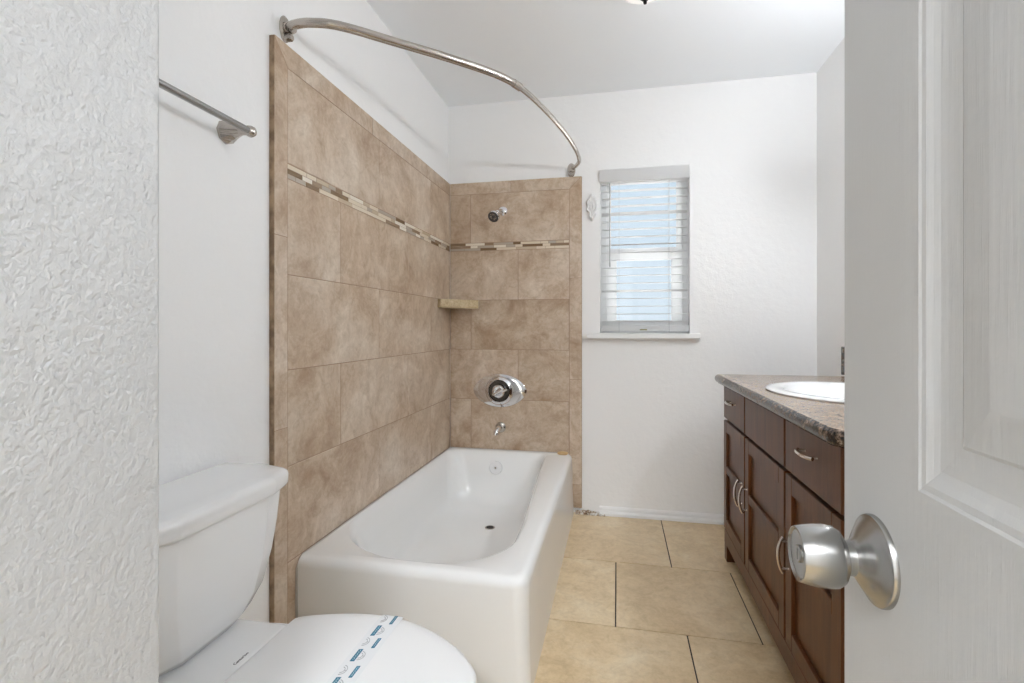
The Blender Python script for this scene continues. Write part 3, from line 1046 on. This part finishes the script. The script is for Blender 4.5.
for i, (u, y, hl, hwid) in enumerate(badges):
    bm = new()
    flat_poly(bm, [(u - hwid, -hl), (u + hwid, -hl * .9), (u + hwid, hl), (u - hwid, hl * .9)], y)
    bd = obj('printed_badge', bm, M['print_blue'], tp)
    if i == 0: bd['label'] = 'teal blue printed badge'
    bm = new()      # pale lettering: one running zigzag stroke
    zz = []
    for q in range(11):
        zz.append((u + (hwid * .5 if q % 2 else -hwid * .3), -hl * .78 + q * hl * .156))
    poly = zz + [(a_, b__ + 0.0011) for a_, b__ in reversed(zz)]
    top = [(band_x(y + v) + uu, y + v, lid_z(y + v) + 0.0009) for uu, v in poly]
    nn = len(zz)
    vt = [bm.verts.new(p) for p in top]
    for q in range(nn - 1):
        bm.faces.new((vt[q], vt[q + 1], vt[2 * nn - 2 - q], vt[2 * nn - 1 - q]))
    obj('badge_lettering', bm, M['print_light'], bd)
    cu_ = u + 0.006 if i % 2 else u - 0.028
    wd = 0.0012
    bm = new()
    ring = [math.radians(-85 + 170 * q / 14) for q in range(15)]
    for r0, k_ in ((0.0105, 0), (0.0062, 1)):
        o1 = [(cu_ + (r0 + wd) * math.cos(a), (r0 + wd) * math.sin(a) * 1.2) for a in ring]
        i1 = [(cu_ + r0 * math.cos(a), r0 * math.sin(a) * 1.2) for a in ring]
        for q in range(14):
            flat_poly(bm, [i1[q], o1[q], o1[q + 1], i1[q + 1]], y)
    flat_poly(bm, [(cu_ + 0.0060, -0.0006), (cu_ + 0.0110, -0.0006), (cu_ + 0.0110, 0.0006), (cu_ + 0.0060, 0.0006)], y)
    bmesh.ops.remove_doubles(bm, verts=bm.verts, dist=1e-5)
    obj('printed_arc', bm, M['print_grey'], tp)

# ================================================================== VANITY
VX, VY0, VY1 = 0.487, 1.240, 2.500
va = thing('vanity_cabinet', (0.78, 1.87, 0), 'dark cherry wood bathroom vanity cabinet with three doors', 'cabinet')
bm = new()
FX = VX + 0.020
box(bm, FX, FX + 0.018, VY0, VY1, 0.075, 0.8155, 0.0015, 1)          # face frame
box(bm, FX + 0.018, XR - 0.004, VY0, VY0 + 0.018, 0.075, 0.8155)     # sides, back, bottom: open above for the bowl
box(bm, FX + 0.018, XR - 0.004, VY1 - 0.018, VY1, 0.075, 0.8155)
box(bm, XR - 0.016, XR - 0.004, VY0 + 0.018, VY1 - 0.018, 0.075, 0.8155)
box(bm, FX + 0.018, XR - 0.016, VY0 + 0.018, VY1 - 0.018, 0.075, 0.093)
box(bm, FX + 0.05, XR - 0.004, VY0 + 0.012, VY1 - 0.012, 0.0, 0.075)
obj('cabinet_body', bm, M['wood'], va)
bm = new(); box(bm, VX + 0.003, FX + 0.001, VY0, VY1, 0.074, 0.139, 0.0015, 1)
obj('base_rail', bm, M['wood'], va)
for y0 in (VY1 - 0.048, VY0):
    bm = new()
    yo, yi = (VY1, VY1 - 0.048) if y0 > 2 else (VY0, VY0 + 0.048)
    lo = [(min(yo, yi), 0.0), (max(yo, yi), 0.0), (max(yo, yi), 0.075), (min(yo, yi), 0.075)]
    loft(bm, [[(VX + 0.004, a, b) for a, b in lo], [(FX + 0.045, a, b) for a, b in lo]])
    box(bm, FX + 0.045, XR - 0.01, yo - 0.012 if y0 > 2 else yo, yo if y0 > 2 else yo + 0.012, 0.0, 0.076)
    obj('foot', bm, M['wood'], va)
divs = [(2.500, 2.112), (2.104, 1.632), (1.624, 1.240)]
def arch_pull(parent, c, axis, ln=0.10, out=0.026):
    """bow pull standing off the cabinet face (towards -x)"""
    c = Vector(c)
    d = Vector((0, 0, 1)) if axis == 'z' else Vector((0, 1, 0))
    o = Vector((-1, 0, 0))
    bm = new()
    P = [c + d * (ln * .50) + o * 0.014, c + d * (ln * .38) + o * (out * .80), c + d * (ln * .2) + o * out, c + o * (out * 1.06), c - d * (ln * .2) + o * out, c - d * (ln * .38) + o * (out * .80), c - d * (ln * .50) + o * 0.014]
    tube(bm, catmull(P, 4), 0.0050, 10)
    for s_ in (-1, 1):
        lathe(bm, [(0.0055, 0), (0.0045, 0.006), (0.004, 0.020), (0, 0.020)], c + d * (s_ * ln * .38), direction=(-1, 0, 0), seg=12)
    return obj('pull', bm, M['pull'], parent, True)
DOORZ = (0.145, 0.645)
for i, (y1, y0) in enumerate(divs):
    # drawer front: flat slab
    bm = new()
    box(bm, VX, FX, y0 + 0.003, y1 - 0.003, 0.657, 0.808, 0.0025, 2)
    df = obj('drawer_front', bm, M['wood'], va)
    if i != 1:
        arch_pull(df, (VX, (y0 + y1) / 2 + (0.0 if i == 0 else -0.01), 0.748), 'y', 0.105)
    # framed door with a mid rail and two recessed panels
    a, b = y0 + 0.003, y1 - 0.003
    z0, z1 = DOORZ
    fr = 0.052
    mz0, mz1 = 0.405, 0.440
    bm = new()
    box(bm, VX, FX, a, a + fr, z0, z1, 0.002, 1)
    box(bm, VX, FX, b - fr, b, z0, z1, 0.002, 1)
    box(bm, VX, FX, a + fr, b - fr, z1 - fr, z1, 0.002, 1)
    box(bm, VX, FX, a + fr, b - fr, z0, z0 + fr, 0.002, 1)
    box(bm, VX, FX, a + fr, b - fr, mz0, mz1, 0.002, 1)
    dr_ = obj('door', bm, M['wood'], va)
    bm = new()
    for q0, q1 in ((z0 + fr, mz0), (mz1, z1 - fr)):
        box(bm, VX + 0.011, FX - 0.001, a + fr - 0.002, b - fr + 0.002, q0 - 0.002, q1 + 0.002)
    obj('door_panel', bm, M['wood'], dr_)
    py = {0: y0 + 0.040, 1: y1 - 0.030, 2: y1 - 0.030}[i]
    arch_pull(dr_, (VX, py, 0.412), 'z', 0.105)

# counter: bullnosed slab with an oval cut-out
CX, SY = 0.765, 1.865
ct = thing('countertop', (0.75, 1.87, 0.815), 'brown speckled stone countertop with dark bullnose edge', 'countertop')
def crng(g, z):
    return at_z(rr(0.447 + g, XR - 0.002, 1.178 + g, 2.520 - g, (0.040, 0.004, 0.004, 0.020), 10, 12), z)
def ell(ax, ay, z, ref):
    out = []
    for (x, y, _) in ref:
        a = math.atan2((y - SY) / 0.654, (x - CX) / 0.29)
        out.append((CX + ax * math.cos(a), SY + ay * math.sin(a), z))
    return out
ref = crng(0, 0)
er_ = [crng(0.012, 0.8165)]
for k in range(0, 8):
    a = math.radians(-90 + 180 * k / 8)
    er_.append(crng(0.017 - 0.017 * math.cos(a), 0.836 + 0.019 * math.sin(a)))
last = crng(0.012, 0.8545)
er_.append(last)
bm = new()
loft(bm, [last, crng(0.017, 0.855), ell(0.205, 0.245, 0.855, ref), ell(0.205, 0.245, 0.816, ref), crng(0.012, 0.8165)], False, False)
obj('counter_slab', bm, M['granite'], ct, True, angle=40)
bm = new()
loft(bm, er_, False, False)
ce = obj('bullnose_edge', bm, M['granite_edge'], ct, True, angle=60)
ce['label'] = 'rounded front edge toned darker than the glossy top'
bm = new()
box(bm, XR - 0.021, XR - 0.001, 1.178, 2.590, 0.855, 0.985, 0.003, 2)
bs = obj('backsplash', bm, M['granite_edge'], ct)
bm = new()
sk = thing('sink', (CX, SY, 0.855), 'white oval drop-in sink set in the speckled countertop', 'sink')
def er(ax, ay, z):
    return [(CX + ax * math.cos(2 * math.pi * k / 64), SY + ay * math.sin(2 * math.pi * k / 64), z) for k in range(64)]
loft(bm, [er(0.190, 0.235, 0.818), er(0.205 - .003, 0.245 - .003, 0.85), er(0.253, 0.298, 0.8553), er(0.255, 0.300, 0.859), er(0.250, 0.296, 0.863), er(0.235, 0.282, 0.8645), er(0.208, 0.252, 0.8635), er(0.195, 0.238, 0.857),
          er(0.185, 0.225, 0.82), er(0.15, 0.185, 0.755), er(0.09, 0.11, 0.725), er(0.02, 0.02, 0.720), er(0.018, 0.018, 0.70), er(0.10, 0.12, 0.712), er(0.16, 0.195, 0.745), er(0.190, 0.232, 0.80), er(0.190, 0.235, 0.818)], False, False)
bmesh.ops.remove_doubles(bm, verts=bm.verts, dist=1e-5)
obj('basin', bm, M['sink'], sk, True, angle=60)

# light bar over the vanity, and a mirror added to throw its light back (both behind the open door)
mr = thing('added_wall_mirror', (XR, 1.86, 1.02), 'added unseen frameless mirror on the right wall above the vanity', 'mirror')
bm = new(); box(bm, XR - 0.006, XR - 0.001, 1.25, 2.45, 1.02, 1.72, 0.001, 1)
obj('mirror_glass', bm, M['mirror'], mr)
vl = thing('vanity_light', (XR, 1.50, 1.845), 'nickel bar light with round frosted globes above the vanity mirror', 'wall light')
bm = new(); box(bm, XR - 0.035, XR - 0.0005, 1.00, 2.00, 1.80, 1.89, 0.006, 3)
obj('light_bar', bm, M['nickel'], vl)
for k in range(5):
    y = 1.08 + 0.21 * k
    bm = new()
    lathe(bm, [(0.022, 0), (0.022, 0.03), (0.018, 0.034), (0, 0.034)], (XR - 0.033, y, 1.845), direction=(-1, 0, 0), seg=16)
    sc_ = obj('bulb_socket', bm, M['nickel'], vl, True)
    bm = new()
    bmesh.ops.create_uvsphere(bm, u_segments=16, v_segments=10, radius=0.042)
    bmesh.ops.translate(bm, verts=bm.verts, vec=(XR - 0.105, y, 1.845))
    obj('globe', bm, M['bulb'], sc_, True)

# ================================================================== CEILING LIGHT
LX, LY = 0.105, 2.00
cl = thing('ceiling_light', (LX, LY, H), 'flush dome ceiling light with black finial', 'ceiling light')
bm = new(); lathe(bm, [(0.085, 0), (0.085, -0.018), (0.07, -0.024), (0, -0.024)], (LX, LY, H - 0.0005), seg=40)
obj('ceiling_pan', bm, M['black'], cl, True)
bm = new()
pf = []
for k in range(13):
    a = math.radians(90 * k / 12)
    pf.append((0.108 * math.sin(a), -0.070 + 0.050 * (1 - math.cos(a))))
lathe(bm, pf, (LX, LY, H), seg=48)
obj('dome_shade', bm, M['dome'], cl, True)
bm = new()
lathe(bm, [(0.0, -0.105), (0.006, -0.103), (0.0075, -0.097), (0.005, -0.092), (0.013, -0.088), (0.020, -0.081), (0.021, -0.076), (0, -0.074)], (LX, LY, H), seg=24)
obj('finial', bm, M['black'], cl, True)

# fill lamp added behind the camera to brighten the room from the hall
hl = thing('hall_fill_light', (-0.1, -1.25, 2.4), 'added unseen round fill lamp on the hallway ceiling', 'ceiling light')
bm = new(); lathe(bm, [(0.0, -0.06), (0.20, -0.05), (0.25, -0.02), (0.25, 0), (0, 0)], (-0.1, -1.25, 2.4), seg=32)
obj('fill_lamp_shade', bm, emit('hall fill glow', (0.90, 0.95, 1), HALL_FILL), hl, True)

# ================================================================== PLASTER PATCH
bm = new()
prof = [(-0.150, 1.842, .0), (-0.128, 1.828, 0), (-0.113, 1.795, 0), (-0.118, 1.750, 0), (-0.126, 1.712, 0), (-0.140, 1.690, 0), (-0.155, 1.702, 0), (-0.160, 1.728, 0), (-0.172, 1.745, 0), (-0.168, 1.772, 0), (-0.176, 1.795, 0), (-0.163, 1.815, 0)]
C = [(p.x, p.y) for p in catmull(prof, 4, True)]
rr_ = random.Random(5)
C = [(x + rr_.uniform(-.004, .004), z + rr_.uniform(-.004, .004)) for x, z in C]
def patch(s_, y):
    cx, cz = -0.142, 1.766
    return [(cx + (x - cx) * s_, y + rr_.uniform(-.0012, .0012), cz + (z - cz) * s_) for x, z in C]
loft(bm, [patch(1.0, YB + 0.001), patch(0.97, YB - 0.014), patch(0.80, YB - 0.022), patch(0.5, YB - 0.018), patch(0.25, YB - 0.023), patch(0.03, YB - 0.019)])
tag(obj('plaster_patch', bm, M['plaster'], None, True, angle=30, origin=(-0.142, YB, 1.766)), 'rough white lump of plaster on the wall left of the window', 'wall patch')

# crumbled plaster at the foot of the far wall, right beside the tub
bm = new()
rg = []
q_ = random.Random(21)
for k in range(15):
    x = -0.236 + 0.012 * k
    hgt = (0.026 - 0.0011 * k) * q_.uniform(0.65, 1.1)
    dep = 0.034 * q_.uniform(0.8, 1.1) + (0.018 if x < -0.2 else 0.0)
    y1 = YBT - 0.001 if x < -0.2 else YB - 0.001
    y0 = YB - 0.030 - 0.010 * q_.random()
    rg.append([(x, y0, 0.0005), (x, y0 + 0.003, hgt * .7), (x, (y0 + y1) / 2, hgt), (x, y1, hgt * .9), (x, y1, 0.0005)])
loft(bm, rg)
m_ = mat('crumbly brown and white plaster', (0.4, 0.3, 0.2), 0.95)
v_ = coords(m_)
L(m_, ramp(m_, noise(m_, v_, 45, 5, 0.7), [(0.40, (0.16, 0.10, 0.06)), (0.50, (0.42, 0.32, 0.22)), (0.58, (0.74, 0.72, 0.69))]), B(m_).inputs['Base Color'])
tag(obj('crumbled_plaster', bm, m_, None, True, angle=20, origin=(-0.15, YB - 0.02, 0)), 'crumbly brown and white plaster debris at the wall foot beside the tub', 'debris')

# ================================================================== DOOR
DX0, DX1 = 0.182, 0.217
DY0, DY1 = -0.298, 0.459
bm = new()
ys_ = [DY0, DY0 + 0.104, DY0 + 0.104 + 0.222, DY1 - 0.104 - 0.222, DY1 - 0.104, DY1]
zs_ = [0.010, 0.22, 0.78, 0.974, 1.62, 1.72, 1.92, 2.035]
pan = []
def panel_face(xf, sgn):
    """grid of flat stile/rail quads plus moulded panels, on plane x = xf; sgn points into the door"""
    for zi in range(7):
        for yi in range(5):
            y0, y1, z0, z1 = ys_[yi], ys_[yi + 1], zs_[zi], zs_[zi + 1]
            if yi in (1, 3) and zi in (1, 3, 5):
                steps = [(0, 0), (0.002, 0.0007), (0.006, 0.0010), (0.011, 0.0024), (0.016, 0.0034), (0.022, 0.0038), (0.034, 0.0040), (0.036, 0.0034), (0.058, 0.0015), (0.062, 0.0015)]
                rg = []
                for ins, dep in steps:
                    X = xf + sgn * dep
                    rg.append([(X, y0 + ins, z0 + ins), (X, y1 - ins, z0 + ins), (X, y1 - ins, z1 - ins), (X, y0 + ins, z1 - ins)])
                loft(bm, rg, False, True)
            else:
                v = [bm.verts.new(p) for p in ((xf, y0, z0), (xf, y1, z0), (xf, y1, z1), (xf, y0, z1))]
                bm.faces.new(v)
panel_face(DX0, 1)
panel_face(DX1, -1)
c = [(DY0, 0.010), (DY1, 0.010), (DY1, 2.035), (DY0, 2.035)]
for i in range(4):
    a, b = c[i], c[(i + 1) % 4]
    # subdivide the rims to weld with the grid
    vals = sorted(set(zs_ if a[0] == b[0] else ys_), reverse=(b[1] < a[1] if a[0] == b[0] else b[0] < a[0]))
    for s0, s1 in zip(vals, vals[1:]):
        if a[0] == b[0]:
            q = [(DX0, a[0], s0), (DX1, a[0], s0), (DX1, a[0], s1), (DX0, a[0], s1)]
        else:
            q = [(DX0, s0, a[1]), (DX1, s0, a[1]), (DX1, s1, a[1]), (DX0, s1, a[1])]
        bm.faces.new([bm.verts.new(p) for p in q])
bmesh.ops.remove_doubles(bm, verts=bm.verts, dist=1e-5)
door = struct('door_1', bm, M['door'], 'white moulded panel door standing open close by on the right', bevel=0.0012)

KY, KZ = 0.406, 0.908
kb = thing('doorknob', (DX0, KY, KZ), None, None)
kb.parent = door; kb.location = (DX0, KY, KZ)
kb['label'] = 'satin steel doorknob with round rose'
bm = new()
lathe(bm, [(0.0315, -0.0005), (0.0315, 0.002), (0.0308, 0.0035), (0.0290, 0.0042), (0.0275, 0.0055), (0.0205, 0.0100), (0.0145, 0.0135), (0.0122, 0.0165), (0.0118, 0.0200), (0.0118, 0.0240), (0, 0.0240)], (DX0, KY, KZ), direction=(-1, 0, 0), seg=64)
obj('rose', bm, M['knob'], kb, True, angle=25)
bm = new()
lathe(bm, [(0.0115, 0.0215), (0.0155, 0.0225), (0.0190, 0.0245), (0.0212, 0.0280), (0.0219, 0.0330), (0.0216, 0.0400), (0.0207, 0.0460), (0.0195, 0.0515), (0.0191, 0.0526), (0.0184, 0.0530), (0.0176, 0.0525), (0.0166, 0.0514), (0.0080, 0.0506), (0.0, 0.0505)], (DX0, KY, KZ), direction=(-1, 0, 0), seg=64)
kn = obj('knob', bm, M['knob'], kb, True, angle=35)
bm = new()
lathe(bm, [(0.0062, 0.0500), (0.0062, 0.0516), (0.0056, 0.0522), (0.0, 0.0522)], (DX0, KY, KZ), direction=(-1, 0, 0), seg=32)
box(bm, DX0 - 0.0526, DX0 - 0.0515, KY - 0.0008, KY + 0.0008, KZ - 0.0040, KZ + 0.0040, 0.0003, 1)
obj('lock_button', bm, M['knob'], kn, True)
for z in (0.25, 1.02, 1.85):
    bm = new()
    lathe(bm, [(0.0, -0.045), (0.006, -0.045), (0.006, 0.045), (0, 0.045)], (DX1 + 0.006, DY0 - 0.001 + 0.001, z), seg=14)
    box(bm, DX1 - 0.001, DX1 + 0.003, DY0 + 0.0, DY0 + 0.032, z - 0.044, z + 0.044)
    obj('hinge', bm, M['knob'], door, True)
